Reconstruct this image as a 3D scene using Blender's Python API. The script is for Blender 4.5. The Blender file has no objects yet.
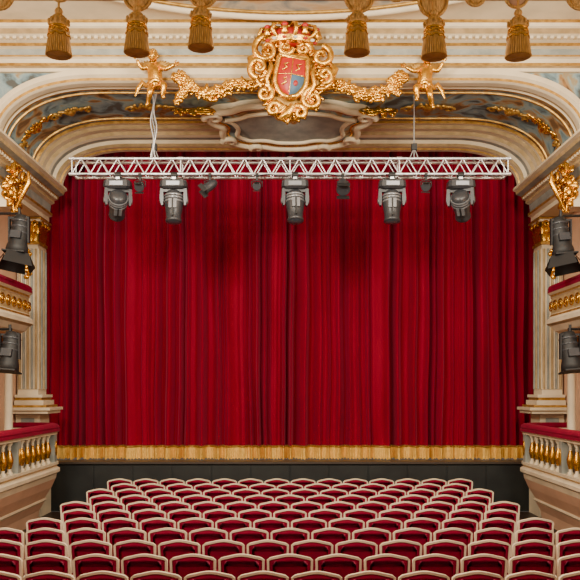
import bpy, math, random
from mathutils import Matrix, Vector
random.seed(7)
H=2.7   # eye height above the stalls floor
sc=bpy.context.scene
COL=sc.collection

# ---------------------------------------------------------------- materials
def mat(name, col, rough=0.6, metal=0.0, col2=None, scale=4.0, bump=0.0, bscale=30.0, sheen=0.0, stretch=(1,1,1), contrast=(0.35,0.65), emis=None, spec=0.5):
    m=bpy.data.materials.new(name); m.use_nodes=True
    nt=m.node_tree; b=nt.nodes['Principled BSDF']
    b.inputs['Roughness'].default_value=rough; b.inputs['Metallic'].default_value=metal
    b.inputs['Specular IOR Level'].default_value=spec
    if sheen: 
        b.inputs['Sheen Weight'].default_value=sheen; b.inputs['Sheen Roughness'].default_value=0.4
        b.inputs['Sheen Tint'].default_value=(1,0.12,0.25,1)
    tc=nt.nodes.new('ShaderNodeTexCoord'); mp=nt.nodes.new('ShaderNodeMapping')
    mp.inputs['Scale'].default_value=stretch
    nt.links.new(tc.outputs['Object'],mp.inputs['Vector'])
    n=nt.nodes.new('ShaderNodeTexNoise'); n.inputs['Scale'].default_value=scale; n.inputs['Detail'].default_value=5
    nt.links.new(mp.outputs['Vector'],n.inputs['Vector'])
    r=nt.nodes.new('ShaderNodeValToRGB')
    if col2 is None: col2=tuple(c*0.82 for c in col)
    r.color_ramp.elements[0].position=contrast[0]; r.color_ramp.elements[1].position=contrast[1]
    r.color_ramp.elements[0].color=(*col2,1); r.color_ramp.elements[1].color=(*col,1)
    nt.links.new(n.outputs['Fac'],r.inputs['Fac']); nt.links.new(r.outputs['Color'],b.inputs['Base Color'])
    if bump:
        n2=nt.nodes.new('ShaderNodeTexNoise'); n2.inputs['Scale'].default_value=bscale; n2.inputs['Detail'].default_value=3
        nt.links.new(mp.outputs['Vector'],n2.inputs['Vector'])
        bp=nt.nodes.new('ShaderNodeBump'); bp.inputs['Strength'].default_value=bump; bp.inputs['Distance'].default_value=0.02
        nt.links.new(n2.outputs['Fac'],bp.inputs['Height']); nt.links.new(bp.outputs['Normal'],b.inputs['Normal'])
    return m
CREAM=mat('cream_plaster',(0.74,0.63,0.44),0.55,bump=0.1,scale=2)
CREAM2=mat('ochre_plaster',(0.48,0.34,0.17),0.6,col2=(0.34,0.24,0.11),scale=6)
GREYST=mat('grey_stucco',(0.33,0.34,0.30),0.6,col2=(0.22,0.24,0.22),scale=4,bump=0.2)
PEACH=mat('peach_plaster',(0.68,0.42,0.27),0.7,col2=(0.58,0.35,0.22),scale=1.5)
GOLD=mat('gilding',(0.90,0.50,0.07),0.27,0.92,col2=(0.55,0.27,0.03),scale=14,bump=0.3,bscale=40)
GOLDM=mat('antique_gold',(0.58,0.34,0.08),0.42,0.6,col2=(0.34,0.18,0.035),scale=10,bump=0.3)
TASG=mat('bronze_gold_thread',(0.92,0.56,0.17),0.5,0.15,col2=(0.50,0.26,0.06),scale=30,stretch=(4,4,0.4),bump=0.4)
CURT=mat('red_velvet_curtain',(0.255,0.0004,0.020),0.85,col2=(0.20,0.0003,0.014),scale=2,stretch=(1.5,1,0.2),sheen=0.3,spec=0.10)
VELV=mat('red_velvet_upholstery',(0.21,0.0008,0.022),0.75,col2=(0.15,0.0006,0.015),scale=8,sheen=0.2,spec=0.12)
FRINGE=mat('gold_bullion_fringe',(0.95,0.58,0.12),0.5,0.1,col2=(0.66,0.36,0.06),scale=40,stretch=(3,1,0.3),bump=0.5,bscale=60)
SEATW=mat('cream_lacquered_wood',(0.84,0.70,0.50),0.35,scale=5)
BLACK=mat('matte_black',(0.010,0.010,0.011),0.6,scale=5)
STAGEB=mat('black_stage_front',(0.014,0.016,0.015),0.5,col2=(0.007,0.008,0.008),scale=3)
FIX=mat('dark_grey_fixture_shell',(0.035,0.037,0.043),0.35,scale=9)
FIXL=mat('grey_fixture_trim',(0.22,0.23,0.25),0.3,0.4,scale=9)
LENS=mat('fixture_lens_glass',(0.10,0.12,0.16),0.08,0.3,scale=9)
ALU=mat('aluminium_tube',(0.75,0.76,0.78),0.3,0.7,scale=20)
FLOORM=mat('dark_parquet_floor',(0.05,0.025,0.017),0.45,col2=(0.025,0.012,0.008),scale=6,stretch=(4,0.4,1))
STFL=mat('stage_boards',(0.05,0.035,0.025),0.5,scale=4,stretch=(5,0.5,1))
SHRED=mat('heraldic_red',(0.42,0.012,0.008),0.45,scale=5)
SHBLU=mat('heraldic_blue',(0.05,0.12,0.20),0.45,scale=5)
SHWHT=mat('heraldic_white',(0.75,0.72,0.62),0.45,scale=5)
CABLE=mat('steel_cable',(0.30,0.30,0.30),0.5,0.3,scale=9)

def fresco(name, cols, scale):
    m=bpy.data.materials.new(name); m.use_nodes=True
    nt=m.node_tree; b=nt.nodes['Principled BSDF']; b.inputs['Roughness'].default_value=0.75
    tc=nt.nodes.new('ShaderNodeTexCoord'); n=nt.nodes.new('ShaderNodeTexNoise')
    n.inputs['Scale'].default_value=scale; n.inputs['Detail'].default_value=6; n.inputs['Distortion'].default_value=1.2
    nt.links.new(tc.outputs['Object'],n.inputs['Vector'])
    r=nt.nodes.new('ShaderNodeValToRGB'); e=r.color_ramp.elements
    k=len(cols)
    e[0].position=0.34; e[0].color=(*cols[0],1); e[1].position=0.66; e[1].color=(*cols[-1],1)
    for i in range(1,k-1):
        x=e.new(0.34+0.32*i/(k-1)); x.color=(*cols[i],1)
    nt.links.new(n.outputs['Fac'],r.inputs['Fac']); nt.links.new(r.outputs['Color'],b.inputs['Base Color'])
    return m
FRES=fresco('painted_sky_fresco',[(0.07,0.075,0.07),(0.12,0.18,0.20),(0.19,0.28,0.31),(0.26,0.34,0.34),(0.30,0.26,0.16),(0.33,0.17,0.06),(0.14,0.075,0.03)],1.9)
FRESC=fresco('painted_ceiling_fresco',[(0.20,0.24,0.26),(0.50,0.46,0.36),(0.50,0.32,0.15),(0.25,0.15,0.07)],1.3)

# ---------------------------------------------------------------- mesh builder
class MB:
    def __init__(s): s.v=[];s.f=[];s.m=[];s.s=[];s.mats=[];s.M=Matrix.Identity(4)
    def mi(s,mt):
        if mt not in s.mats: s.mats.append(mt)
        return s.mats.index(mt)
    def add(s,vs,fs,mt,smooth=False,M=None):
        o=len(s.v); T=s.M if M is None else s.M@M
        s.v+= [tuple(T@Vector(p)) for p in vs]
        i=s.mi(mt)
        for f in fs: s.f.append([a+o for a in f]); s.m.append(i); s.s.append(smooth)
    def box(s,x0,x1,y0,y1,z0,z1,mt,M=None):
        vs=[(x,y,z) for x in(x0,x1) for y in(y0,y1) for z in(z0,z1)]
        fs=[(0,1,3,2),(4,6,7,5),(0,4,5,1),(2,3,7,6),(0,2,6,4),(1,5,7,3)]
        s.add(vs,fs,mt,False,M)
    def grid(s,rows,mt,smooth=True,closed=False,M=None):
        n=len(rows[0]); vs=[p for r in rows for p in r]; fs=[]
        for i in range(len(rows)-1):
            for j in range(n if closed else n-1):
                k=(j+1)%n; fs.append((i*n+j,i*n+k,(i+1)*n+k,(i+1)*n+j))
        s.add(vs,fs,mt,smooth,M)
    def lathe(s,prof,mt,c=(0,0,0),seg=16,M=None,smooth=True,flute=0,fn=0):
        rows=[]
        for r,z in prof:
            row=[]
            for j in range(seg):
                a=2*math.pi*j/seg; rr=r*(1+flute*math.cos(fn*a)) if fn else r
                row.append((c[0]+rr*math.cos(a),c[1]+rr*math.sin(a),c[2]+z))
            rows.append(row)
        s.grid(rows,mt,smooth,True,M)
        n=seg; 
        s.add(rows[0],[list(range(n))],mt,False,M); s.add(rows[-1],[list(range(n))],mt,False,M)
    def ball(s,c,r,mt,M=None,seg=12,rings=8):
        if not hasattr(r,'__len__'): r=(r,r,r)
        rows=[]
        for i in range(rings+1):
            t=math.pi*i/rings; 
            rows.append([(c[0]+r[0]*math.sin(t)*math.cos(2*math.pi*j/seg),c[1]+r[1]*math.sin(t)*math.sin(2*math.pi*j/seg),c[2]+r[2]*math.cos(t)) for j in range(seg)])
        s.grid(rows,mt,True,True,M)
    def tube(s,pts,r,mt,seg=8,closed=False,M=None,flat=1.0):
        pts=[Vector(p) for p in pts]; n=len(pts)
        if not hasattr(r,'__len__'): r=[r]*n
        rows=[]; up=Vector((0.13,0.97,0.21)).normalized(); 
        for i,p in enumerate(pts):
            a=pts[(i-1)%n] if (closed or i>0) else p; b=pts[(i+1)%n] if (closed or i<n-1) else p
            t=(b-a); t=t.normalized() if t.length>1e-9 else Vector((0,0,1))
            u=up-t*up.dot(t)
            if u.length<0.05: u=Vector((1,0,0))-t*t.x
            u.normalize(); w=t.cross(u)
            rows.append([tuple(p+u*(r[i]*flat*math.cos(2*math.pi*j/seg))+w*(r[i]*math.sin(2*math.pi*j/seg))) for j in range(seg)])
        if closed: rows.append(rows[0])
        s.grid(rows,mt,True,True,M)
        if not closed:
            s.add(rows[0],[list(range(seg))],mt,False,M); s.add(rows[-1],[list(range(seg))],mt,False,M)
    def sweep(s,path,nrm,B,prof,mt,smooth=False,M=None,mats=None):
        B=Vector(B)
        for k in range(len(prof)-1):
            rows=[[tuple(Vector(p)+Vector(n)*prof[q][0]+B*prof[q][1]) for p,n in zip(path,nrm)] for q in(k,k+1)]
            s.grid(rows,mats[k] if mats else mt,smooth,False,M)
    def plate(s,poly,y0,y1,mt,M=None):
        # poly in XZ, extruded in Y
        n=len(poly); vs=[(x,y0,z) for x,z in poly]+[(x,y1,z) for x,z in poly]
        fs=[list(range(n)),list(range(2*n-1,n-1,-1))]+[(i,(i+1)%n,n+(i+1)%n,n+i) for i in range(n)]
        s.add(vs,fs,mt,False,M)
    def build(s,name,loc=(0,0,0),parent=None):
        me=bpy.data.meshes.new(name); me.from_pydata(s.v,[],s.f)
        for mt in s.mats: me.materials.append(mt)
        me.polygons.foreach_set('material_index',s.m); me.polygons.foreach_set('use_smooth',s.s); me.update()
        o=bpy.data.objects.new(name,me); o.location=loc; COL.objects.link(o)
        if parent: o.parent=parent
        return o
def dup(o,name,loc,rot=(0,0,0),scale=(1,1,1)):
    d=bpy.data.objects.new(name,o.data); d.location=loc; d.rotation_euler=rot; d.scale=scale; COL.objects.link(d); return d
MIR=Matrix.Diagonal((-1,1,1,1))

def inset(poly,d):
    n=len(poly); out=[]
    A=sum(poly[i][0]*poly[(i+1)%n][1]-poly[(i+1)%n][0]*poly[i][1] for i in range(n))
    sg=1 if A>0 else -1
    for i in range(n):
        a=Vector(poly[i-1]);b=Vector(poly[i]);c=Vector(poly[(i+1)%n])
        t=(c-a).normalized(); nn=Vector((-t.y,t.x))*sg
        out.append(tuple(b+nn*d))
    return out

def acanthus(b,w,h,mt,seed=0):
    """symmetrical scrolling leaf ornament in local XZ, relief towards -Y"""
    rr=random.Random(seed)
    b.ball((0,-0.03,0),(0.16*w,0.05,0.28*h),mt,seg=12,rings=8)
    for k in range(5):
        a=math.radians(30+30*k); 
        b.ball((0,0,0),(0.16*w,0.03,0.06*h),mt,Matrix.Translation((0.2*w*math.cos(a),-0.02,0.36*h*math.sin(a)))@Matrix.Rotation(-a,4,'Y'),8,6)
    for s_ in(-1,1):
        pts=[];rad=[]
        for j in range(26):
            f=j/25
            if f<0.5: x=0.15+0.75*f; z=0.30*math.sin(f*2*math.pi)-0.05
            else:
                g=(f-0.5)*2; a=math.pi*1.0-g*8.0; r=0.26*(1-0.75*g); x=0.525+0.27+r*math.cos(a); z=-0.05+r*math.sin(a)
            pts.append((s_*x*w,-0.03,z*h*1.2)); rad.append(0.035*(w+h)*(1-0.55*f))
        b.tube(pts,rad,mt,8)
        for j in range(2,24,3):
            p=pts[j]; a=rr.uniform(0,6.28)
            b.ball((0,0,0),(0.13*w,0.03,0.07*h),mt,Matrix.Translation((p[0]+0.07*w*math.cos(a),-0.02,p[2]+0.09*h*math.sin(a)))@Matrix.Rotation(-a,4,'Y'),8,6)

# ---------------------------------------------------------------- room shell
b=MB(); b.box(-6.3,6.3,-4,17.8,-0.1,0,FLOORM); b.build('floor')
b=MB(); b.box(-6.1,-5.9,-4,17.8,0,H+6.5,PEACH); b.build('wall_left')
b=MB(); b.box(5.9,6.1,-4,17.8,0,H+6.5,PEACH); b.build('wall_right')
# ceiling + painted oval with moulded ring
b=MB(); b.box(-6.1,6.1,-4,14.6,H+6.46,H+6.6,CREAM)
def ell(ax,ay,z,cy=8.7,n=96): return [(ax*math.cos(2*math.pi*i/n),cy+ay*math.sin(2*math.pi*i/n),z) for i in range(n)]
b.add(ell(5.7,5.0,H+6.45),[list(range(96))],FRESC)
b.tube(ell(5.75,5.05,H+6.42),0.07,CREAM,8,True); b.tube(ell(5.6,4.93,H+6.43),0.03,GOLDM,6,True); b.tube(ell(5.86,5.18,H+6.44),0.03,CREAM2,6,True)
b.build('ceiling')

# stage
b=MB()
b.box(-5.89,5.89,17.81,21,0,1.1,STAGEB); b.box(-5.3,5.3,17.74,21,1.06,1.105,STFL)
for i in range(12):
    x=-5.2+i*0.87; b.box(x,x+0.83,17.78,17.8,0.1,1.02,STAGEB)
b.build('stage')

# ---------------------------------------------------------------- proscenium vault
ZS=H+4.4; RX=1.95; RZ=1.2; XE=5.35
half=[]
N=22
for i in range(N+1):
    t=math.pi/2*i/N; e=0.85
    half.append((-XE+RX*(1-math.cos(t)**e), ZS+RZ*math.sin(t)**e))
flat=[(-XE+RX+(2*(XE-RX))*i/20,ZS+RZ) for i in range(1,20)]
arch=half+flat+[(-x,z) for x,z in reversed(half)]
nrm=[]
for i in range(len(arch)):
    a=Vector(arch[max(0,i-1)]);c=Vector(arch[min(len(arch)-1,i+1)]); t=(c-a).normalized(); nrm.append((t.y,0,-t.x))
apath=[(x,0,z) for x,z in arch]
b=MB()
prof=[(-0.16,14.42),(-0.16,14.36),(-0.06,14.34),(-0.02,14.40),(0.03,14.40),(0.05,14.46),(0.05,14.62),(0.0,14.66),(0,14.78),(0.03,14.80),(0.03,14.86),(0.0,14.88),(0,15.02),(0.025,15.03),(0.025,15.07),(0,15.08),(0,16.45),(0.025,16.46),(0.025,16.5),(0,16.51),(0,16.62),(0.05,16.66),(0.05,16.76),(0.10,16.84),(0.10,17.02),(0.16,17.08),(0.18,17.18),(0.18,17.34),(0.24,17.4),(0.28,17.48),(0.28,17.6),(0.31,17.62),(0.31,17.75),(-0.5,17.75)]
ms=[CREAM]*len(prof)
ms[3]=GOLDM; ms[7]=CREAM2; ms[9]=GOLDM; ms[11]=FRES
ms[12]=ms[13]=ms[14]=GOLDM; ms[15]=FRES; ms[16]=ms[17]=ms[18]=GOLDM; ms[19]=FRES; ms[20]=GOLDM; ms[22]=CREAM2; ms[24]=CREAM2; ms[26]=GREYST; ms[28]=CREAM2; ms[30]=GOLDM
b.sweep(apath,nrm,(0,1,0),[(a,c) for a,c in prof],CREAM,False,mats=ms)
# gilded ornaments modelled on the painted vault
def vault_M(i,y,off=0.03):
    p=Vector(apath[i])+Vector(nrm[i])*off; n=Vector(nrm[i]); T=Vector((-n.z,0,n.x))
    M=Matrix(((T.x,-n.x,0,p.x),(0,0,-1,y),(T.z,-n.z,0,p.z),(0,0,0,1)))
    return M
L_=len(arch)
for i,y,w,h,mt in[(9,15.75,0.5,0.5,GOLD),(16,15.75,0.40,0.45,GOLDM),(24,15.75,0.5,0.5,GOLDM),(3,15.75,0.2,0.5,GOLDM)]:
    for k in(i,L_-1-i):
        b.M=vault_M(k,y); acanthus(b,w,h,mt,i)
b.M=Matrix.Identity(4)
b.build('proscenium_arch')

# wall above arch
b=MB()
rows=[[(x,14.5,z) for x,z in arch],[(x,14.5,H+6.46) for x,z in arch]]
b.grid(rows,FRES,False)
b.box(-5.9,-5.35,14.5,14.6,H+4.4,H+6.46,FRES); b.box(5.35,5.9,14.5,14.6,H+4.4,H+6.46,FRES)
b.build('wall_proscenium')
# horizontal cornice
b=MB()
pr=[(14.5,5.74),(14.42,5.74),(14.42,5.80),(14.36,5.82),(14.33,5.86),(14.33,5.93),(14.28,5.95),(14.28,5.98),(14.36,6.0),(14.36,6.12),(14.28,6.14),(14.24,6.18),(14.16,6.20),(14.16,6.25),(14.10,6.28),(14.02,6.34),(13.98,6.36),(13.98,6.42),(13.94,6.46)]
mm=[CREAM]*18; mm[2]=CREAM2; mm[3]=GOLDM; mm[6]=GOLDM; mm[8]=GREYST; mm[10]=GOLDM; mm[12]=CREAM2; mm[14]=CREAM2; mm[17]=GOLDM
for k in range(len(pr)-1):
    b.add([(-5.9,pr[k][0],H+pr[k][1]),(5.9,pr[k][0],H+pr[k][1]),(5.9,pr[k+1][0],H+pr[k+1][1]),(-5.9,pr[k+1][0],H+pr[k+1][1])],[(0,1,2,3)],mm[k])
for i in range(98):
    x=-5.85+i*0.12; b.box(x,x+0.06,14.1,14.2,H+6.2,H+6.25,CREAM)
b.build('trim_1')

# side entablatures
def entab(M,name):
    b=MB(); b.M=M
    p=[(-5.9,4.44),(-4.92,4.44),(-4.90,4.38),(-4.96,4.35),(-4.98,4.29),(-5.08,4.25),(-5.10,4.19),(-5.18,4.16),(-5.18,4.10),(-5.26,4.07),(-5.28,3.90),(-5.23,3.88),(-5.23,3.82),(-5.30,3.79),(-5.30,3.70),(-5.9,3.70)]
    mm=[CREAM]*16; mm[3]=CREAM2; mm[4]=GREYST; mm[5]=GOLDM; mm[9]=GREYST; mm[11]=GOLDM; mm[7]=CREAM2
    for k in range(len(p)-1):
        b.add([(p[k][0],-1,H+p[k][1]),(p[k][0],17.6,H+p[k][1]),(p[k+1][0],17.6,H+p[k+1][1]),(p[k+1][0],-1,H+p[k+1][1])],[(0,1,2,3)],mm[k])
    b.add([(x,17.6,H+z) for x,z in p],[list(range(len(p)))],CREAM)
    for i in range(60):
        y=10+i*0.126; b.box(-5.16,-5.09,y,y+0.07,H+4.17,H+4.24,CREAM)
    return b.build(name)
entab(Matrix.Identity(4),'trim_2'); entab(MIR,'trim_3')

# ---------------------------------------------------------------- pilasters
def leaf(b,M,w,h,mt):
    rows=[]
    for i in range(7):
        t=i/6; ww=w*(0.55+0.6*math.sin(math.pi*min(1,t*0.9+0.1)))*(1-0.35*t); out=0.35*h*t**2.5
        rows.append([(ww*u,-out-0.06*(1-u*u)*h-0.01,h*t-(0.16*h if i==6 else 0)) for u in(-1,-0.5,0,0.5,1)])
    b.grid(rows,mt,True,False,M)
def capital(b,x0,x1,y0,y1,z0,h,mt):
    cx=(x0+x1)/2;cy=(y0+y1)/2
    b.box(x0,x1,y0,y1,z0,z0+h*0.85,GOLDM)
    for k,(ang,dist,w) in enumerate([(0,(y1-y0)/2,x1-x0),(90,(x1-x0)/2,y1-y0)]):
        R=Matrix.Translation((cx,cy,0))@Matrix.Rotation(math.radians(ang),4,'Z')@Matrix.Translation((0,-dist,0))
        n=4
        for r_ in range(2):
            for i in range(n+r_):
                xx=-w/2+w*(i+0.5-(0.5*r_))/n
                leaf(b,R@Matrix.Translation((xx*0.9,-0.01,z0+h*(0.02+0.34*r_))),w/n*0.5,h*0.48,mt)
        for sx in(-1,1):
            sp=[(sx*(w/2-0.06+0.08*math.cos(a)*(1-a/9)),-0.08,z0+h*0.78+0.08*math.sin(a)*(1-a/9)) for a in [j*0.6 for j in range(12)]]
            b.tube(sp,0.024,mt,6,M=R)
        b.ball((0,-0.08,z0+h*0.8),(0.07,0.04,0.06),mt,M=R)
    b.box(x0-0.0,x1+0.07,y0-0.09,y1+0.07,z0+h*0.90,z0+h,CREAM)
    b.box(x0-0.0,x1+0.10,y0-0.12,y1+0.10,z0+h,z0+h+0.04,GOLDM)
def pil(M,name):
    b=MB(); b.M=M
    x0,x1,y0,y1=-5.84,-5.40,17.15,17.72
    # pedestal
    b.box(x0-0.02,x1+0.10,y0-0.12,y1+0.02,0,1.45,CREAM)
    b.box(x0-0.02,x1+0.06,y0-0.06,y1+0.02,1.45,2.2,CREAM)
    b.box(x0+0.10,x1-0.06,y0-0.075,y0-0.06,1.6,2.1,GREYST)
    for i,(o,za,zb,mt) in enumerate([(0.30,2.2,2.27,CREAM),(0.36,2.27,2.33,CREAM),(0.24,2.33,2.38,GOLDM),(0.16,2.38,2.48,CREAM),(0.10,2.48,2.54,GOLDM),(0.13,2.54,2.60,CREAM)]):
        b.box(x0-0.02,x1+o,y0-o,y1+0.04,za,zb,mt)
    # shaft
    zs,ze=2.6,H+3.18
    b.box(x0,x1,y0,y1,zs,ze,CREAM)
    nf=5; w=(x1-x0)
    for i in range(nf):
        xx=x0+w*(i+0.5)/nf
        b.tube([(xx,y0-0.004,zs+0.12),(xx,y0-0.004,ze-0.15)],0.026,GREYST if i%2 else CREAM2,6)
        b.tube([(xx+w/nf*0.5,y0-0.006,zs+0.12),(xx+w/nf*0.5,y0-0.006,ze-0.15)],0.018,CREAM,6)
    for i in range(4):
        yy=y0+(y1-y0)*(i+0.5)/4
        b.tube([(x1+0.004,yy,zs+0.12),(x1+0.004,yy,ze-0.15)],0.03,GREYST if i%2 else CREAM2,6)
    b.box(x0,x1+0.03,y0-0.03,y1,ze-0.06,ze,GOLDM)
    capital(b,x0+0.01,x1-0.005,y0+0.01,y1-0.02,ze,0.47,GOLD)
    # gilded festoon on the shaft under the capital
    for k in range(9):
        b.ball((x0+w/2+0.05*math.sin(k*2),y0-0.04,ze-0.2-0.07*k),(0.065,0.04,0.05),GOLD,seg=8,rings=5)
    return b.build(name)
pil(Matrix.Identity(4),'proscenium_pilaster'); pil(MIR,'proscenium_pilaster.001')

# ---------------------------------------------------------------- boxes
def planpath(X,y0,y1,R,back):
    pts=[(X,y0+(y1-R-y0)*i/24) for i in range(25)]
    for i in range(1,11):
        a=math.pi/2*i/10; pts.append((X-R*(1-math.cos(a)),y1-R+R*math.sin(a)))
    pts.append((back,y1))
    n=[]
    for i in range(len(pts)):
        a=Vector(pts[max(0,i-1)]);c=Vector(pts[min(len(pts)-1,i+1)]);t=(c-a).normalized(); n.append((t.y,-t.x,0))
    return [(x,y,0) for x,y in pts],n
def along(path,s0,step):
    out=[];acc=-s0
    for i in range(len(path)-1):
        a=Vector(path[i]);c=Vector(path[i+1]);L=(c-a).length
        while acc<=L:
            if acc>=0: out.append(a+(c-a)*(acc/L))
            acc+=step
        acc-=L
    return out
BAL=[(0.055,0),(0.055,0.04),(0.03,0.06),(0.035,0.10),(0.065,0.20),(0.07,0.26),(0.05,0.34),(0.025,0.42),(0.03,0.46),(0.022,0.48),(0.055,0.53),(0.055,0.56)]
def lowbox(M,name):
    b=MB(); b.M=M
    P,Nn=planpath(-4.8,9.5,16.85,0.6,-5.85)
    # cushion
    b.sweep(P,Nn,(0,0,1),[(0.11*math.cos(a)-0.02,1.945+0.075*math.sin(a)) for a in [2*math.pi*i/12 for i in range(13)]],VELV,True)
    b.sweep(P,Nn,(0,0,1),[(0.10,1.91),(0.10,1.86),(0.05,1.83),(0.05,1.80),(-0.12,1.80),(-0.12,1.91),(0.10,1.91)],VELV,mats=[VELV,CREAM,CREAM,CREAM,CREAM,VELV])
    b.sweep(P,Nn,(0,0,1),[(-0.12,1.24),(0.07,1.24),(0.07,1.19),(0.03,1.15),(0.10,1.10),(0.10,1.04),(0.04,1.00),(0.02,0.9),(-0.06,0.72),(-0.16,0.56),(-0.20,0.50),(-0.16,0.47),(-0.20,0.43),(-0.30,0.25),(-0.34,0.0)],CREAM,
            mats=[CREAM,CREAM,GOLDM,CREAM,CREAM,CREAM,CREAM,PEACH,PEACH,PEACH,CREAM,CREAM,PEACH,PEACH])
    pts=along(P,0.1,0.31)
    for i,p in enumerate(pts):
        if p.x<-5.7: continue
        if i%7==0:
            b.box(p.x-0.09,p.x+0.05,p.y-0.08,p.y+0.08,1.24,1.80,GREYST); b.ball((p.x+0.06,p.y,1.52),(0.02,0.05,0.16),GOLD,seg=8,rings=6)
        else:
            c_=(p.x-0.02,p.y,1.24)
            b.lathe(BAL[:4],CREAM,c_,10); b.lathe(BAL[3:8],GOLD,c_,10); b.lathe(BAL[7:],CREAM,c_,10)
    # lining behind the balusters and floor slab of the box
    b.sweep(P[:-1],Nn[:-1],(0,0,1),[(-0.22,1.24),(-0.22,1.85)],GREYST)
    poly=[(x,y) for x,y,_ in P]+[(-5.85,9.5)]
    b.add([(x-0.02,y,1.2) for x,y in poly],[list(range(len(poly)))],FLOORM)
    return b.build(name)
lowbox(Matrix.Identity(4),'theatre_box_balcony'); lowbox(MIR,'theatre_box_balcony.001')
def upbox(M,name):
    b=MB(); b.M=M
    P,Nn=planpath(-5.1,9.5,16.0,0.5,-5.85)
    b.sweep(P,Nn,(0,0,1),[(0.10*math.cos(a)-0.02,H+1.97+0.07*math.sin(a)) for a in [2*math.pi*i/12 for i in range(13)]],VELV,True)
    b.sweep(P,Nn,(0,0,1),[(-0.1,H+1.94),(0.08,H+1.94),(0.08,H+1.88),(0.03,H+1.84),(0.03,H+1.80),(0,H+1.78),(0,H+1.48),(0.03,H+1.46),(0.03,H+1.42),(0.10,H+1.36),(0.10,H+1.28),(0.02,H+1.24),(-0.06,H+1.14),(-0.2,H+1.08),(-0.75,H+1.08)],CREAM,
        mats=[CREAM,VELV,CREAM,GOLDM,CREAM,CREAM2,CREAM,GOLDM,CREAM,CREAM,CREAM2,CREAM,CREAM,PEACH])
    for i,p in enumerate(along(P,0.15,0.30)):
        if p.x<-5.2: continue
        z=H+1.63
        b.tube([(p.x+0.015,p.y+0.10*math.cos(a),z+0.09*math.sin(a)) for a in [2*math.pi*j/14 for j in range(14)]],0.014,GOLD,6,True)
        b.ball((p.x+0.02,p.y,z),(0.02,0.045,0.05),GOLD,seg=8,rings=6)
    poly=[(x,y) for x,y,_ in P]+[(-5.85,9.5)]
    b.add([(x-0.02,y,H+1.3) for x,y in poly],[list(range(len(poly)))],FLOORM)
    return b.build(name)
upbox(Matrix.Identity(4),'upper_box_balcony'); upbox(MIR,'upper_box_balcony.001')
def boxcol(M,name,y):
    b=MB(); b.M=M
    x=-5.42
    b.lathe([(0.13,1.21),(0.13,1.3),(0.10,1.34),(0.11,1.4),(0.085,1.45),(0.075,H+0.75),(0.09,H+0.78),(0.08,H+0.82)],CREAM,(x,y,0),14)
    b.lathe([(0.085,H+0.80),(0.09,H+0.9),(0.14,H+1.02),(0.16,H+1.05),(0.16,H+1.075)],GOLD,(x,y,0),16,flute=0.12,fn=8)
    for k in range(10):
        a=k*0.63; b.ball((x+0.12*math.cos(a),y+0.12*math.sin(a),H+0.92+0.03*(k%2)),(0.05,0.05,0.08),GOLD,seg=8,rings=6)
    for k in range(7):
        b.ball((x+0.11+0.02*math.sin(k*2),y-0.04,H+0.78-0.06*k),(0.05,0.06,0.05),GOLD,seg=8,rings=5)
    return b.build(name)
for k,y in enumerate((15.4,12.4)):
    boxcol(Matrix.Identity(4),'box_column',y); boxcol(MIR,'box_column',y)

# gilded ornaments under side cornice
def sideorn(M,name):
    b=MB(); b.M=M; rr=random.Random(3)
    c=(-4.98,14.6,H+3.70)
    for k in range(90):
        u=rr.uniform(-1,1);v=rr.uniform(-1,1)
        if u*u+v*v>1: continue
        T=Matrix.Translation((c[0]-0.1+rr.uniform(-0.05,0.10),c[1]+u*0.36,c[2]+v*0.40))@Matrix.Rotation(rr.uniform(0,6),4,'X')@Matrix.Rotation(rr.uniform(-1,1),4,'Y')
        b.ball((0,0,0),(rr.uniform(.03,.07),rr.uniform(.03,.06),rr.uniform(.06,.12)),GOLD,T,8,6)
    b.box(-5.89,c[0]-0.12,c[1]-0.22,c[1]+0.22,c[2]-0.4,c[2]-0.03,CREAM)
    for s_ in(-1,1):
        b.tube([(c[0]+0.04,c[1]+s_*(0.22+0.12*(1-a/8)*math.cos(a)),c[2]+0.2+0.14*(1-a/8)*math.sin(a)) for a in [j*0.55 for j in range(13)]],[0.045-0.0018*j for j in range(13)],GOLD,8)
        b.tube([(c[0]+0.12*s_+0.12,c[1]-0.1,c[2]+0.25),(c[0]+0.16*s_+0.1,c[1]-0.15,c[2]+0.05),(c[0]+0.02+0.1*s_,c[1]-0.12,c[2]-0.2),(c[0]-0.02,c[1]-0.1,c[2]-0.48)],[0.02,0.05,0.045,0.015],GOLD,8)
    return b.build(name)
sideorn(Matrix.Identity(4),'gilded_console'); sideorn(MIR,'gilded_console.001')

# ---------------------------------------------------------------- curtain
W=5.88
def phase(x):
    return 2*math.pi*x/0.25+3.0*math.sin(x*1.3+0.4)+2.2*math.sin(x*3.1+2)+1.1*math.sin(x*7.7)+0.6*math.sin(x*13.1+1)
def fold(x,z):
    t=(z-1.1)/7.2
    p=phase(x+0.030*math.sin(z*0.7+x*2.1)*(1-t)+0.008*math.sin(z*1.9+x*5))
    A=0.120+0.045*math.sin(x*2.7+1)+0.045*math.sin(x*6.1)+0.03*math.sin(x*10.3+2)
    A*=(0.85+0.25*(1-t))
    s_=math.sin(p); 
    return A*(s_+0.22*math.sin(2*p+0.8))+0.045*math.sin(p*0.41+1)+0.025*math.sin(p*1.73+1+z*0.1)+0.012*math.sin(p*3.1)+0.03*math.sin(x*1.3)
b=MB(); NX=1500; NZ=28
rows=[]
for j in range(NZ+1):
    z=1.36+(H+5.75-1.36)*j/NZ
    rows.append([(-W+2*W*i/NX,18.52+fold(-W+2*W*i/NX,z),z) for i in range(NX+1)])
b.grid(rows,CURT,True)
cur=b.build('stage_curtain')
b=MB(); rows=[]
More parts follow.
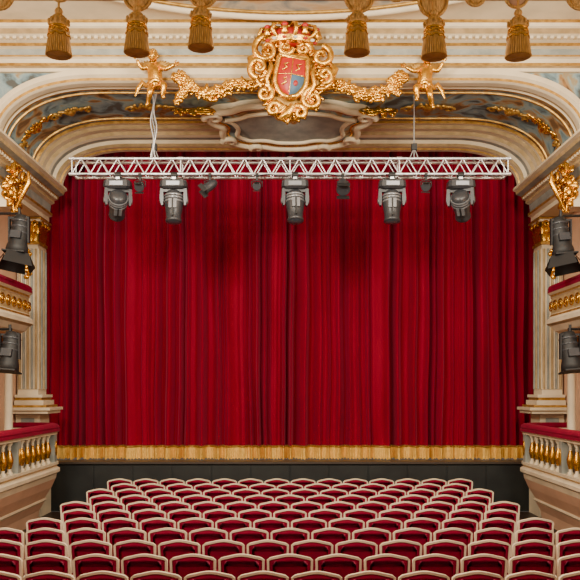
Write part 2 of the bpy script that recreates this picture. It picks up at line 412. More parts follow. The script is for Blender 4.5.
for j in range(7):
    t=j/6; z=1.125+0.29*t
    row=[]
    for i in range(NX+1):
        x=-W+2*W*i/NX
        row.append((x,18.40+fold(x,z)*0.78-0.03+0.014*math.sin(x*140)*(1-t),z+(0.014*math.sin(x*90) if j==0 else 0)))
    rows.append(row)
b.grid(rows,FRINGE,True)
rows=[[( -W+2*W*i/NX,18.36+fold(-W+2*W*i/NX,1.4)*0.78-0.02*math.sin(math.pi*k/4)+(0.12 if k==4 else 0),1.385+0.04*k/4) for i in range(NX+1)] for k in range(5)]
b.grid(rows,GOLDM,True)
fr=b.build('hem_fringe',parent=cur)

# ---------------------------------------------------------------- truss
TY=15.0; b=MB()
x0,x1=-4.09,4.09; za,zb=H+4.05,H+4.34
for y in(TY,TY+0.29):
    for z in(za,zb): b.tube([(x0,y,z),(x1,y,z)],0.025,ALU,10)
n=24; st=(x1-x0)/n
for i in range(n):
    a=x0+i*st; c=a+st; m_=(a+c)/2
    for y in(TY,TY+0.29): b.tube([(a,y,za),(m_,y,zb)],0.011,ALU,6); b.tube([(m_,y,zb),(c,y,za)],0.011,ALU,6)
    for z in(za,zb): b.tube([(a,TY,z),(m_,TY+0.29,z)],0.011,ALU,6); b.tube([(m_,TY+0.29,z),(c,TY,z)],0.011,ALU,6)
for x in(x0,-2.05,0,2.05,x1):
    for y in(TY,TY+0.29): b.tube([(x,y,za),(x,y,zb)],0.014,ALU,6)
    for z in(za,zb): b.tube([(x,TY,z),(x,TY+0.29,z)],0.014,ALU,6); b.tube([(x-0.05,TY,z),(x+0.05,TY,z)],0.034,ALU,10)
b.tube([(x0+0.1+k*0.1,TY-0.02,za-0.03+0.02*math.sin(k*1.1)) for k in range(80)],0.010,BLACK,6)
b.build('lighting_truss')

def moving_head(name,x,tilt,pan):
    b=MB(); z=-0.03
    b.box(-0.03,0.03,-0.03,0.03,-0.09,0.03,ALU); b.tube([(-0.05,0,0.0),(0.05,0,0.0)],0.045,BLACK,10)
    rows=[]
    for zz,sx,sy in [(-0.08,0.15,0.10),(-0.10,0.20,0.13),(-0.19,0.21,0.14),(-0.22,0.16,0.11)]:
        rows.append([(sx*cx,sy*cy,zz) for cx,cy in[(-1,-.7),(-.8,-1),(.8,-1),(1,-.7),(1,.7),(.8,1),(-.8,1),(-1,.7)]])
    b.grid(rows,FIX,False,True); b.add(rows[0],[list(range(8))],FIX); b.add(rows[-1],[list(range(8))],FIX)
    b.box(-0.10,0.10,-0.148,-0.13,-0.18,-0.12,FIXL)
    b.M=Matrix.Rotation(math.radians(pan),4,'Z')
    b.box(-0.20,0.20,-0.06,0.06,-0.26,-0.21,FIX)
    for s_ in(-1,1):
        b.plate([(s_*0.205,-0.21),(s_*0.16,-0.21),(s_*0.155,-0.36),(s_*0.165,-0.46),(s_*0.19,-0.46),(s_*0.215,-0.36)],-0.065,0.065,FIX)
        b.ball((s_*0.205,0,-0.38),(0.02,0.05,0.05),FIXL,seg=10,rings=6)
    T=b.M@Matrix.Translation((0,0,-0.38))@Matrix.Rotation(math.radians(tilt),4,'X')
    b.M=T
    b.lathe([(0.02,0.15),(0.09,0.145),(0.13,0.11),(0.145,0.05),(0.148,0.0),(0.145,-0.06),(0.135,-0.12),(0.12,-0.2),(0.115,-0.28),(0.125,-0.30),(0.125,-0.33),(0.10,-0.335)],FIX,seg=20)
    for zz in(0.07,0.03,-0.02): b.lathe([(0.152,zz),(0.156,zz-0.012),(0.152,zz-0.024)],FIXL,seg=20)
    b.box(-0.06,0.06,-0.155,-0.12,-0.16,-0.02,FIXL)
    b.box(-0.012,0.012,-0.16,-0.10,-0.28,-0.02,BLACK)
    b.lathe([(0.10,-0.336),(0.07,-0.345),(0.01,-0.35)],LENS,seg=20)
    o=b.build(name,(x,TY+0.0,za-0.02)); o.scale=(1.2,1.2,1.26); return o
for x,t,p in[(-3.225,60,16),(-2.175,-8,0),(0.094,-14,5),(1.91,-10,-4),(3.2,55,-20)]:
    moving_head('moving_head_light',x,t,p)
def parcan(name,x,ry,big=1.0):
    b=MB(); b.box(-0.02,0.02,-0.02,0.02,-0.10,0.02,BLACK); b.tube([(-0.03,0,0),(0.03,0,0)],0.04,BLACK,8)
    b.tube([(-0.10,0,-0.22),(-0.10,0,-0.12),(-0.05,0,-0.10),(0.05,0,-0.10),(0.10,0,-0.12),(0.10,0,-0.22)],0.009,BLACK,6)
    b.M=Matrix.Translation((0,0,-0.2))@Matrix.Rotation(math.radians(ry[0]),4,'X')@Matrix.Rotation(math.radians(ry[1]),4,'Y')@Matrix.Scale(big,4)
    b.lathe([(0.03,0.15),(0.06,0.13),(0.075,0.08),(0.09,0.0),(0.09,-0.1),(0.10,-0.12),(0.095,-0.13),(0.085,-0.13)],FIX,seg=16)
    b.lathe([(0.084,-0.115),(0.02,-0.12)],LENS,seg=16)
    for s_ in(-1,1): b.box(-0.09,0.09,s_*0.1-0.003,s_*0.1+0.003,-0.21,-0.12,BLACK)
    return b.build(name,(x,TY+0.0,za-0.02))
for x,r,g in[(-2.81,(-60,0),0.9),(-1.5,(-20,50),1.0),(-0.62,(-70,0),0.8),(0.99,(-50,0),1.3),(2.55,(-65,10),0.9)]:
    parcan('par_can_light',x,r,g)
# suspension cables
def cable(name,x,extra):
    b=MB()
    b.tube([(x,TY+0.15,zb),(x,TY+0.15,H+5.6)],0.012,CABLE,6)
    for dx in(-0.1,0.1): b.tube([(x+dx,TY+0.15,zb),(x,TY+0.15,zb+0.25)],0.01,CABLE,6)
    b.box(x-0.05,x+0.05,TY+0.10,TY+0.2,zb+0.2,zb+0.32,BLACK)
    if extra:
        for k in range(3):
            b.tube([(x-0.03+0.03*k+0.03*math.sin(j*0.9+k),TY+0.08,H+5.6-j*(5.6-4.36)/12) for j in range(13)],0.014,ALU if k!=1 else CABLE,6)
    b.build(name)
cable('suspension_cable',-2.57,True); cable('suspension_cable',2.35,False)

# ---------------------------------------------------------------- side spotlights
def sidelamp(M,name,z,y,small):
    b=MB(); b.M=M@Matrix.Translation((-4.74,y,z))
    # wall arm
    b.tube([(-1.12,0.1,0.25),(0,0.1,0.25),(0,0,0.2)],0.022,BLACK,8)
    b.M=b.M@Matrix.Scale(1.3,4)
    b.tube([(0,0,0.25),(0,0,0.12)],0.02,BLACK,8)
    b.box(-0.12,0.12,-0.02,0.02,0.10,0.13,BLACK)
    for s_ in(-1,1): b.box(s_*0.13-0.01,s_*0.13+0.01,-0.03,0.03,-0.22,0.13,BLACK)
    T=b.M@Matrix.Translation((0,0,-0.12))@Matrix.Rotation(math.radians(-10),4,'X')@Matrix.Rotation(math.radians(5),4,'Y')
    b.M=T
    b.lathe([(0.05,0.28),(0.09,0.27),(0.11,0.2),(0.12,0.05),(0.12,-0.1),(0.14,-0.16),(0.15,-0.24),(0.13,-0.25)],BLACK,seg=16)
    for zz in(0.2,0.12,0.04): b.lathe([(0.115,zz),(0.13,zz-0.015),(0.118,zz-0.03)],FIX,seg=16)
    b.box(-0.07,0.07,-0.15,-0.08,-0.08,0.02,FIX)
    b.lathe([(0.125,-0.245),(0.02,-0.255)],LENS,seg=16)
    b.box(-0.15,0.15,-0.15,0.15,-0.27,-0.25,BLACK)
    if not small:
        for k in range(4):
            R=Matrix.Rotation(math.pi/2*k+0.5,4,'Z')
            b.add([(-0.14,-0.14,-0.26),(0.14,-0.14,-0.26),(0.19,-0.24,-0.45),(-0.19,-0.24,-0.45)],[(0,1,2,3)],BLACK,False,R)
    return b.build(name)
I4=Matrix.Identity(4)
sidelamp(I4,'side_spotlight',H+2.86,14.0,False); sidelamp(MIR,'side_spotlight',H+2.82,14.0,False)
def lamp2(M):
    return sidelamp(M@Matrix.Translation((-0.16,0,0)),'side_spotlight',H+0.82,14.0,True)
lamp2(I4); lamp2(MIR)

# ---------------------------------------------------------------- plaster relief under the vault
b=MB()
def relief_outline(s=1.0,k=0):
    pts=[]
    hp=[(0,-0.95),(0.35,-0.93),(0.6,-0.80),(0.75,-0.86),(1.05,-0.78),(1.3,-0.55),(1.42,-0.25),(1.32,0.05),(1.55,0.2),(1.62,0.45),(1.45,0.7),(1.15,0.72),(0.95,0.9),(0.5,1.0),(0,1.02)]
    pts=[(x,z) for x,z in hp]+[(-x,z) for x,z in reversed(hp[1:-1])]
    # smooth (Chaikin)
    for _ in range(3):
        q=[]
        for i in range(len(pts)):
            a=pts[i];c=pts[(i+1)%len(pts)]
            q+=[(a[0]*.75+c[0]*.25,a[1]*.75+c[1]*.25),(a[0]*.25+c[0]*.75,a[1]*.25+c[1]*.75)]
        pts=q
    return [(x*s,z*s) for x,z in pts]
ol=relief_outline()
# local: X, Z(-1..1)->tilted plane running from rear/low (-1) to front/high (+1); local Y- faces viewer/down
v=Vector((0,15.35-17.25,(5.50-5.22))); L=v.length; v.normalize()
nrmv=Vector((1,0,0)).cross(v) ; 
if nrmv.z>0: nrmv=-nrmv
Mr=Matrix(((1,0,0,0),(0,-nrmv.y,v.y,(15.35+17.25)/2),(0,-nrmv.z,v.z,H+5.36),(0,0,0,1)))
o2=[(x,z*L/2) for x,z in ol]
b.M=Mr
b.plate(o2,-0.02,0.25,CREAM)
def ring(o,y,r,mt): b.tube([(x,y,z) for x,z in o],r,mt,8,True)
ring(o2,-0.04,0.07,CREAM); i1=inset(o2,0.12); ring(i1,-0.03,0.025,GOLD)
b.plate(inset(o2,0.1),-0.035,-0.01,FRES)
i2=inset(o2,0.30); ring(i2,-0.05,0.05,CREAM); b.plate(i2,-0.05,-0.02,GREYST)
for s_ in(-1,1):
    for (cx,cz,r0) in[(1.5,0.5,0.2),(1.25,-0.5,0.16),(0.7,-0.80,0.13)]:
        b.tube([(s_*(cx+r0*(1-a/8)*math.cos(a)),-0.08,(cz+r0*(1-a/8)*math.sin(a))) for a in [j*0.5 for j in range(15)]],[0.07-0.0035*j for j in range(15)],CREAM,8)
b.build('plaster_relief_panel')

# gilded leaf sprays flanking the relief
def leafspray(name,x,y,z,rx,rz,seed,count=34,tilt=0):
    b=MB(); rr=random.Random(seed)
    b.M=Matrix.Rotation(tilt,4,'X')
    for k in range(count):
        u=rr.uniform(-1,1);w=rr.uniform(-1,1)
        if u*u+w*w>1: continue
        R=Matrix.Translation((u*rx,rr.uniform(-.04,.02),w*rz))@Matrix.Rotation(rr.uniform(0,6.28),4,'Y')
        b.ball((0,0,0),(0.11,0.03,0.04),GOLD,R,8,6)
    for s_ in(-1,1):
        b.tube([(s_*(rx*0.5+rx*0.5*(1-a/9)*math.cos(a)),-0.02,rz*0.5*(1-a/9)*math.sin(a)) for a in [j*0.5 for j in range(16)]],[0.035-0.0015*j for j in range(16)],GOLD,8)
    b.build(name,(x,y,z))
leafspray('gilded_leaf_spray',-1.85,15.6,H+5.42,0.36,0.2,1,tilt=math.radians(-50))
leafspray('gilded_leaf_spray',1.72,15.6,H+5.42,0.36,0.2,2,tilt=math.radians(-50))

# ---------------------------------------------------------------- coat of arms
b=MB(); CY=14.1
TILT=Matrix.Rotation(math.radians(7),4,'Y')
b.M=TILT@Matrix.Translation((0.02,0,0.0))
def shield_pt(u,w): # u,w in -1..1 ; heater-like shield with a pointed foot
    half=0.235*(1.0 if w>-0.1 else math.sqrt(max(0,1-((-0.1-w)/0.9)**2)))*(1+0.05*math.cos(3*w))
    X=u*half; Z=w*0.33
    return (X,-0.17-0.12*(1-0.8*u*u)*(1-0.6*w*w),Z)
for qx in((-1,0),(0,1)):
    for qz in((-1,0.05),(0.05,1)):
        m_=SHBLU if (qx[0]==0 and qz[0]<0) else SHRED
        b.grid([[shield_pt(qx[0]+i/8,qz[0]+(qz[1]-qz[0])*j/8) for i in range(9)] for j in range(9)],m_,True)
for q in((-.11,.15),(.11,.15),(-.09,-.10)):
    b.tube([(q[0]-0.05,-0.27,q[1]-0.07),(q[0]+0.02,-0.29,q[1]-0.02),(q[0]-0.03,-0.29,q[1]+0.03),(q[0]+0.05,-0.27,q[1]+0.07)],[.01,.02,.016,.007],GOLD,8)
b.tube([(-0.22,-0.235,0.02),(0,-0.30,0.02),(0.22,-0.235,0.02)],0.010,GOLD,6)
b.tube([(0,-0.24,0.31),(0,-0.30,0.02),(0,-0.24,-0.28)],0.010,GOLD,6)
b.ball((0.09,-0.27,-0.12),(0.04,0.02,0.05),SHRED)
# rolled frame of the shield
edge=[shield_pt(-1,1-2*j/20) for j in range(21)]+[shield_pt(1,-1+2*j/20) for j in range(21)]
edge=[(x*1.12,-0.20,z*1.1) for x,y,z in edge]
b.tube(edge,0.05,GOLD,10,True)
# back plate (cartouche body)
bp=[]
for i in range(72):
    t=2*math.pi*i/72; rr=1+0.10*math.sin(3*t+0.6)+0.08*math.sin(5*t+1)+0.05*math.sin(9*t)
    tap=1-0.18*(math.sin(t)<0)*abs(math.sin(t))
    bp.append((0.52*rr*tap*math.cos(t),0.64*rr*math.sin(t)))
b.plate(bp,-0.10,0.2,GOLDM); b.tube([(x,-0.11,z) for x,z in bp],0.05,GOLD,8,True)
def scroll(cx,cz,r0,a0,dirn,turns=1.3,th=0.065,y=-0.18):
    n=24; pts=[];rad=[]
    for j in range(n):
        f=j/(n-1); a=a0+dirn*f*turns*2*math.pi; r=r0*(1-0.85*f)
        pts.append((cx+r*math.cos(a),y-0.07*f,cz+r*math.sin(a))); rad.append(th*(1-0.5*f))
    b.tube(pts,rad,GOLD,8)
for s_ in(-1,1):
    k_=1.2 if s_<0 else 0.9
    scroll(s_*0.48,0.42,0.21*k_,math.pi/2,-s_); scroll(s_*0.58,0.10,0.15*k_,-math.pi/2,s_)
    scroll(s_*0.42,-0.34,0.17*(2.1-k_),math.pi/2,s_); scroll(s_*0.22,-0.60,0.14,0 if s_<0 else math.pi,-s_)
    scroll(s_*0.16,0.50,0.13,0,s_)
    b.tube([(s_*0.60,-0.14,0.38),(s_*0.74,-0.16,0.24),(s_*0.68,-0.16,-0.02),(s_*0.50,-0.15,-0.22)],[0.03,0.07,0.06,0.02],GOLD,8)
    b.tube([(s_*0.40,-0.16,0.30),(s_*0.36,-0.24,0.10),(s_*0.42,-0.22,-0.1),(s_*0.30,-0.2,-0.36)],[0.02,0.05,0.045,0.02],GOLD,8)
    for k in range(5): # shell fluting at the foot
        a=math.radians(-90+s_*(10+k*15))
        b.ball((0,0,0),(0.11,0.03,0.028),GOLD,Matrix.Translation((0.12*math.cos(a),-0.22,-0.50+0.12*math.sin(a)))@Matrix.Rotation(-a,4,'Y'),8,6)
b.tube([(0.1,-0.2,-0.5),(0.02,-0.24,-0.66),(-0.10,-0.22,-0.74),(0.03,-0.2,-0.80)],[0.08,0.09,0.06,0.02],GOLD,8)
rr=random.Random(4)
for k in range(90):
    a=rr.uniform(0,6.28); q=rr.uniform(0.86,1.16)
    R=Matrix.Translation((0.52*q*math.cos(a),-0.15+rr.uniform(-.05,.02),0.64*q*math.sin(a)))@Matrix.Rotation(-a+rr.uniform(-.5,.5),4,'Y')
    b.ball((0,0,0),(0.10,0.03,0.035),GOLD,R,8,6)
# crown
b.M=Matrix.Translation((0.0,-0.14,0.56))@Matrix.Diagonal((1.6,1.0,1.0,1))
b.lathe([(0.24,0.0),(0.26,0.01),(0.25,0.05),(0.27,0.08),(0.27,0.1)],GOLD,seg=24)
for k in range(14):
    a=2*math.pi*k/14; b.ball((0.27*math.cos(a),0.27*math.sin(a),0.05),0.026,SHWHT if k%2 else SHRED,seg=8,rings=6)
b.ball((0,0,0.14),(0.25,0.25,0.17),SHRED)
for k in range(8):
    a=2*math.pi*k/8+0.2
    b.tube([(0.27*math.cos(a)*f,0.27*math.sin(a)*f,z) for f,z in((1,.09),(1.26,.17),(1.18,.27),(.7,.33),(.2,.30),(0,.31))],0.024,GOLD,8)
    b.lathe([(0.0,.0),(0.045,0.02),(0.025,0.08),(0.045,0.11),(0.0,0.15)],GOLD,(0.29*math.cos(a+.39),0.29*math.sin(a+.39),0.1),8)
    b.ball((0.29*math.cos(a+.39),0.29*math.sin(a+.39),0.26),0.038,SHRED,seg=8,rings=6)
b.ball((0,0,0.35),0.05,GOLD); b.box(-0.010,0.010,-0.012,0.012,0.38,0.45,GOLD); b.box(-0.03,0.03,-0.012,0.012,0.405,0.422,GOLD)
b.build('coat_of_arms',(0,CY,H+5.44))

# ---------------------------------------------------------------- garlands
def garland(name,ctrl,seed,r=0.085):
    rr=random.Random(seed); b=MB()
    P=[Vector(p) for p in ctrl]; pts=[]
    for i in range(len(P)-1):
        p0=P[max(0,i-1)];p1=P[i];p2=P[i+1];p3=P[min(len(P)-1,i+2)]
        for j in range(8):
            t=j/8; pts.append(0.5*((2*p1)+(p2-p0)*t+(2*p0-5*p1+4*p2-p3)*t*t+(3*p1-p0-3*p2+p3)*t**3))
    pts.append(P[-1]); n=len(pts)
    b.tube(pts,[r*0.55]*n,GOLDM,8)
    for i,p in enumerate(pts):
        f=math.sin(math.pi*(0.12+0.76*i/(n-1)))
        for k in range(5):
            a=rr.uniform(0,6.28); R_=r*f*rr.uniform(.5,1.2)
            q=p+Vector((rr.uniform(-.03,.03),-abs(math.sin(a))*R_,math.cos(a)*R_))
            T=Matrix.Translation(q)@Matrix.Rotation(rr.uniform(0,6.28),4,'Y')@Matrix.Rotation(rr.uniform(-.6,.6),4,'X')
            if k<3: b.ball((0,0,0),(0.075,0.02,0.035),GOLD,T,8,5)
            else: b.ball((0,0,0),0.04,GOLD,T,8,6)
    for i in range(3,n-2,5):  # rosettes
        p=pts[i]+Vector((0,-r,0))
        for k in range(6):
            a=k*math.pi/3; b.ball((p.x+0.045*math.cos(a),p.y,p.z+0.045*math.sin(a)),(0.03,0.02,0.03),GOLD,seg=8,rings=5)
        b.ball(p+Vector((0,-0.02,0)),0.025,GOLD,seg=8,rings=6)
    b.build(name)
gy=14.2
garland('gilded_garland',[(-2.05,gy,H+5.55),(-1.85,gy,H+5.42),(-1.55,gy,H+5.26),(-1.25,gy,H+5.28),(-0.95,gy,H+5.42),(-0.62,gy,H+5.38)],11,0.10)
garland('gilded_garland',[(2.05,gy,H+5.56),(1.85,gy,H+5.40),(1.55,gy,H+5.24),(1.2,gy,H+5.25),(0.9,gy,H+5.40),(0.60,gy,H+5.38)],12,0.10)
garland('gilded_garland',[(-1.95,gy-.05,H+5.6),(-1.8,gy-.05,H+5.42),(-1.9,gy-.05,H+5.25),(-2.0,gy,H+5.12)],13,0.05)
garland('gilded_garland',[(1.95,gy-.05,H+5.6),(1.78,gy-.05,H+5.42),(1.9,gy-.05,H+5.25)],14,0.05)

# ---------------------------------------------------------------- putti
def putto(name,loc,mx):
    e=bpy.data.objects.new(name,None); COL.objects.link(e); e.location=loc; e.scale=(mx*1.12,1.12,1.12)
    J=[('pelvis',(0,0,0),.095),('belly',(-.01,-.02,.10),.10),('chest',(-.03,-.02,.21),.09),('neck',(-.04,-.03,.29),.04),('headb',(-.045,-.04,.34),.05),
       ('shR',(.06,-.03,.245),.048),('elR',(.17,-.07,.19),.04),('wrR',(.27,-.10,.23),.026),('palmR',(.31,-.11,.245),.028),
       ('shL',(-.13,-.02,.25),.048),('elL',(-.22,-.05,.20),.04),('wrL',(-.27,-.09,.29),.026),('palmL',(-.285,-.10,.335),.028),
       ('hipR',(.07,-.03,-.04),.075),('knR',(.15,-.17,-.09),.055),('anR',(.12,-.12,-.27),.034),('toR',(.15,-.20,-.30),.028),
       ('hipL',(-.07,-.01,-.05),.075),('knL',(-.07,-.13,-.18),.055),('anL',(-.13,-.03,-.34),.034),('toL',(-.14,-.10,-.39),.026)]
    E=[(0,1),(1,2),(2,3),(3,4),(2,5),(5,6),(6,7),(7,8),(2,9),(9,10),(10,11),(11,12),(0,13),(13,14),(14,15),(15,16),(0,17),(17,18),(18,19),(19,20)]
    me=bpy.data.meshes.new('body'); me.from_pydata([j[1] for j in J],E,[]); me.materials.append(GOLD)
    o=bpy.data.objects.new('body',me); COL.objects.link(o); o.parent=e
    sk=o.modifiers.new('skin','SKIN'); sk.use_smooth_shade=True
    for i,j in enumerate(J):
        d=me.skin_vertices[0].data[i]; d.radius=(j[2],j[2]); d.use_root=(i==0)
    s2=o.modifiers.new('sub','SUBSURF'); s2.levels=2; s2.render_levels=2
    b=MB(); c=Vector((-.045,-.055,.405))
    b.ball(c,(.075,.082,.09),GOLD,seg=20,rings=14)
    b.ball(c+Vector((-.03,-.06,-.025)),(.026,.022,.024),GOLD); b.ball(c+Vector((.03,-.06,-.025)),(.026,.022,.024),GOLD)
    b.ball(c+Vector((0,-.085,-.012)),(.012,.018,.016),GOLD)
    for s_ in(-1,1):
        b.ball(c+Vector((s_*.028,-.073,.012)),(.014,.010,.008),GOLDM); b.tube([c+Vector((s_*.012,-.079,.03)),c+Vector((s_*.03,-.077,.036)),c+Vector((s_*.048,-.066,.028))],.005,GOLD,6)
        b.ball(c+Vector((s_*.076,.0,-.005)),(.010,.018,.024),GOLD)
    b.tube([c+Vector((-.018,-.078,-.042)),c+Vector((0,-.085,-.046)),c+Vector((.018,-.078,-.042))],.007,GOLDM,6)
    b.ball(c+Vector((0,-.068,-.068)),(.02,.016,.014),GOLD)
    rr=random.Random(8)
    for k in range(50):
        a=rr.uniform(0,6.28); t=rr.uniform(0,1.75); d=Vector((math.sin(t)*math.cos(a),math.sin(t)*math.sin(a),math.cos(t)))
        if d.y<-0.45 and d.z<0.62: continue
        b.ball(c+Vector((d.x*.078,d.y*.084,d.z*.092)),.022,GOLDM,seg=8,rings=6)
    b.build('head',parent=e)
    b=MB()
    for base,dr in(((.33,-.115,.25),Vector((1,-.25,.2))),((-.29,-.105,.36),Vector((-.1,-.3,1)))):
        dr.normalize(); sd=dr.cross(Vector((0,1,0))).normalized(); bs=Vector(base)
        for k,L_ in enumerate((.05,.058,.062,.052)):
            p=bs+sd*(k-1.5)*.014
            b.tube([p-dr*.015,p+dr*L_*.55,p+dr*L_*.9+Vector((0,-.018,0))],[.008,.0075,.006],GOLD,6)
        b.tube([bs-dr*.03+sd*.02,bs-dr*.0+sd*.045+Vector((0,-.01,0)),bs+dr*.02+sd*.05+Vector((0,-.02,0))],[.009,.008,.006],GOLD,6)
    b.build('fingers',parent=e)
    b=MB()
    for s_ in(-1,1):
        for k in range(7):
            a=math.radians(25+k*13); L_=.24-.018*k
            R=Matrix.Translation((-.03+s_*.05,.07,.22))@Matrix.Rotation(s_*(math.pi/2-a) if True else 0,4,'Y')
            b.ball((0,0.0,L_*.5),(.028,.01,L_*.5),GOLDM,R,8,8)
        b.ball((-.03+s_*.08,.06,.24),(.05,.02,.06),GOLDM)
    b.build('wings',parent=e)
    b=MB()
    b.tube([(.1,-.08,-.02),(.0,-.12,.01),(-.1,-.08,-.03),(-.16,0,-.05),(-.22,.03,.02),(-.3,.04,-.08),(-.34,.03,-.2)],[.03,.035,.035,.04,.045,.035,.01],GOLD,10,flat=.5)
    b.build('drapery',parent=e)
    return e
putto('putto_statue',(-2.36,14.12,H+5.42),1); putto('putto_statue',(2.36,14.12,H+5.38),-1)

# ---------------------------------------------------------------- tassels and valance
b=MB()
for xx,zz,r in[(-1.425,2.50,0.07),(-0.944,2.46,0.085),(-0.54,2.48,0.085),(-0.06,2.50,0.06),(0.43,2.45,0.085),(0.66,2.49,0.06),(0.8875,2.42,0.085),(1.15,2.46,0.06),(1.406,2.46,0.07),(-1.8,2.46,0.08),(1.8,2.46,0.08)]:
    b.ball((xx,4.98,H+zz),(r,0.035,r*1.15),PEACH if abs(abs(xx)-1.415)<0.05 else TASG,seg=16,rings=10)
    b.tube([(xx+(r+.005)*math.cos(a),4.965,H+zz+(r+.005)*1.15*math.sin(a)) for a in [2*math.pi*k/20 for k in range(20)]],0.01,TASG,6,True)
# swagged cord and pelmet board
for k in range(-8,8):
    xa=k*0.46+0.02;
    b.tube([(xa+0.46*t/8,4.97,H+2.56-0.05*math.sin(math.pi*t/8)) for t in range(9)],0.02,TASG,8)
b.box(-5.9,5.9,4.96,5.2,H+2.53,H+2.80,GOLDM); b.box(-5.9,5.9,4.90,5.25,H+2.78,H+2.86,CREAM)
b.build('canopy_valance')
b=MB()
b.lathe([(0.004,0.30),(0.010,0.296),(0.020,0.288),(0.026,0.272),(0.020,0.258),(0.012,0.252)],TASG,seg=24)
b.lathe([(0.012,0.254),(0.032,0.246),(0.048,0.228),(0.056,0.205),(0.057,0.188),(0.050,0.176)],TASG,seg=48,flute=0.05,fn=12)
b.lathe([(0.052,0.180),(0.062,0.174),(0.062,0.166),(0.052,0.160)],GOLD,seg=32)
b.lathe([(0.050,0.165),(0.058,0.13),(0.064,0.08),(0.069,0.04),(0.073,0.0)],GOLDM,seg=96,flute=0.035,fn=24)
for k in range(34):
    a=2*math.pi*k/34; b.tube([(.052*math.cos(a),.052*math.sin(a),.165),(.063*math.cos(a),.063*math.sin(a),.1),(.077*math.cos(a),.077*math.sin(a),0.002)],0.0052,TASG,5)
for zz,r_ in((0.118,0.066),(0.150,0.060)):
    b.tube([(r_*math.cos(2*math.pi*k/40),r_*math.sin(2*math.pi*k/40),zz+0.008*math.cos(8*2*math.pi*k/40)) for k in range(40)],0.0055,GOLD,6,True)
for k in range(12):
    a=2*math.pi*k/12; b.ball((.060*math.cos(a),.060*math.sin(a),0.205),(0.010,0.010,0.016),TASG,seg=8,rings=6)
b.tube([(0,0,.29),(0,0,.50)],0.008,TASG,8)
tas=b.build('gold_tassel',(-1.425,4.93,H+2.06))
for x,z in[(-0.944,2.075),(-0.55,2.106),(0.4125,2.075),(0.8875,2.05),(1.406,2.05)]:
    dup(tas,'gold_tassel',(x,4.93,H+z))

# ---------------------------------------------------------------- seats
def seatmesh():
    b=MB(); w=0.25; z0=0.40
    top=[]
    for i in range(17):
        u=-1+2*i/16; z=0.890+0.038*(0.5+0.5*math.cos(math.pi*u))-0.030*max(0,abs(u)-0.85)/0.15
        top.append((u*w,z))
    ol=[(-w+0.015,z0),(w-0.015,z0),(w-0.005,0.6)]+list(reversed(top))+[(-w+0.005,0.6)]
    T=Matrix(((1,0,0,0),(0,1,-0.14,0.14*0.4),(0,0,1,0),(0,0,0,1)))
    il=inset(ol,0.025); n=len(ol)
    for (A,B,ya,yb) in((ol,il,-0.02,-0.02),(ol,il,0.02,0.02)):
        b.add([(x,ya,z) for x,z in A]+[(x,yb,z) for x,z in B],[(i,(i+1)%n,n+(i+1)%n,n+i) for i in range(n)],SEATW,False,T)
    for A in(ol,il): b.add([(x,-0.02,z) for x,z in A]+[(x,0.02,z) for x,z in A],[(i,(i+1)%n,n+(i+1)%n,n+i) for i in range(n)],SEATW,True,T)
    # padded panel front/back
    for sgn in(-1,1):
        prev=il; py=sgn*0.006
        for k,(ins,yy) in enumerate(((0.012,0.018),(0.035,0.026),(0.08,0.03))):
            q=inset(il,ins); 
            b.add([(x,py,z) for x,z in prev]+[(x,sgn*yy,z) for x,z in q],[(i,(i+1)%n,n+(i+1)%n,n+i) for i in range(n)],VELV,True,T); prev=q; py=sgn*yy
        b.add([(x,py,z) for x,z in prev],[list(range(n))],VELV,True,T)
    # cushion, apron, legs, arms
    rows=[]
    for zz,s_ in((0.40,0.9),(0.41,1),(0.46,1),(0.485,0.9),(0.49,0.6)):
        rows.append([(0.22*s_*cx,0.24+0.21*s_*cy,zz) for cx,cy in((-1,-.8),(-.85,-1),(.85,-1),(1,-.8),(1,.8),(.85,1),(-.85,1),(-1,.8))])
    b.grid(rows,VELV,True,True); b.add(rows[-1],[list(range(8))],VELV)
    b.box(-0.225,0.225,0.02,0.45,0.35,0.40,SEATW)
    for s_ in(-1,1):
        for y in(0.03,0.42): b.lathe([(0.014,0),(0.018,0.05),(0.016,0.2),(0.024,0.35)],SEATW,(s_*0.215,y,0),8)
        b.tube([(s_*0.236,-0.02,0.64),(s_*0.236,0.12,0.66),(s_*0.236,0.28,0.655),(s_*0.236,0.33,0.62),(s_*0.236,0.32,0.5),(s_*0.23,0.34,0.38)],0.012,SEATW,8)
        b.tube([(s_*0.236,0.08,0.675),(s_*0.236,0.26,0.67)],[0.016,0.016],VELV,8)
    return b
first=None
SP=0.525
for r in range(13):
    y=16.1-0.82*r
    nseat=14 if r%2==0 else 13
    if r>=7: nseat=16 if r%2==0 else 15
    for i in range(nseat):
        x=(i-(nseat-1)/2)*SP
        if first is None: first=seatmesh().build('theatre_seat',(x,y,0))
        else: dup(first,'theatre_seat',(x,y,0))

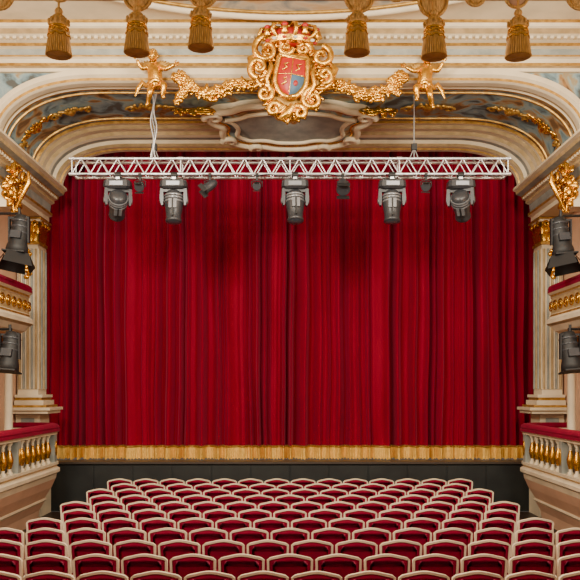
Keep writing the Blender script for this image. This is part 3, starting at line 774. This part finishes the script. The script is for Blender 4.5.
# ---------------------------------------------------------------- lights
def area(name,loc,target,size,power,col,sy=None):
    l=bpy.data.lights.new(name,'AREA'); l.energy=power; l.color=col; l.shape='RECTANGLE'; l.size=size; l.size_y=sy or size
    o=bpy.data.objects.new(name,l); o.location=loc
    d=Vector(target)-Vector(loc); o.rotation_euler=d.to_track_quat('-Z','Y').to_euler(); COL.objects.link(o)
WARM=(1,0.89,0.72)
area('house_light',(0,9.0,H+6.2),(0,9.1,0),4,300,WARM)
area('front_of_house_light',(-3.8,6.6,H+4.6),(0.8,18.4,H+1.6),2.2,820,WARM,1.2)
area('front_of_house_light',(3.8,6.6,H+4.6),(-0.8,18.4,H+1.6),2.2,560,WARM,1.2)
for s_ in(-1,1):
    area('arch_fill_light',(s_*2.6,8.2,H+4.6),(s_*1.8,15.0,H+5.9),0.8,110,WARM,0.5)  # added fill out of view above the canopy, brightens arch and cornice
    area('vault_fill_light',(s_*4.6,12.2,H+4.55),(s_*1.5,16.2,H+5.6),0.5,26,WARM,0.3)  # added fill just out of view, lifts the soffit and relief panel
    l=bpy.data.lights.new('box_fill_light','POINT'); l.energy=70; l.color=(1,0.8,0.58); l.shadow_soft_size=0.2  # added soft fill beside the boxes, no fixture modelled
    o=bpy.data.objects.new('box_fill_light',l); o.location=(s_*5.2,11.5,H+0.9); COL.objects.link(o)
    l=bpy.data.lights.new('tassel_fill_light','POINT'); l.energy=190; l.color=(1,0.84,0.62); l.shadow_soft_size=0.15  # added fill near the camera to brighten the tassels, no sconce here
    o=bpy.data.objects.new('tassel_fill_light',l); o.location=(s_*5.0,2.2,H+1.6); COL.objects.link(o)
w=bpy.data.worlds.new('world'); sc.world=w; w.use_nodes=True
w.node_tree.nodes['Background'].inputs['Color'].default_value=(1,0.92,0.78,1); w.node_tree.nodes['Background'].inputs['Strength'].default_value=0.5

# ---------------------------------------------------------------- camera
cam=bpy.data.cameras.new('camera'); cam.sensor_width=36; cam.lens=36*800/580; cam.shift_y=(390-290)/580
co=bpy.data.objects.new('camera',cam); co.location=(0,0,H); co.rotation_euler=(math.pi/2,0,0); COL.objects.link(co); sc.camera=co
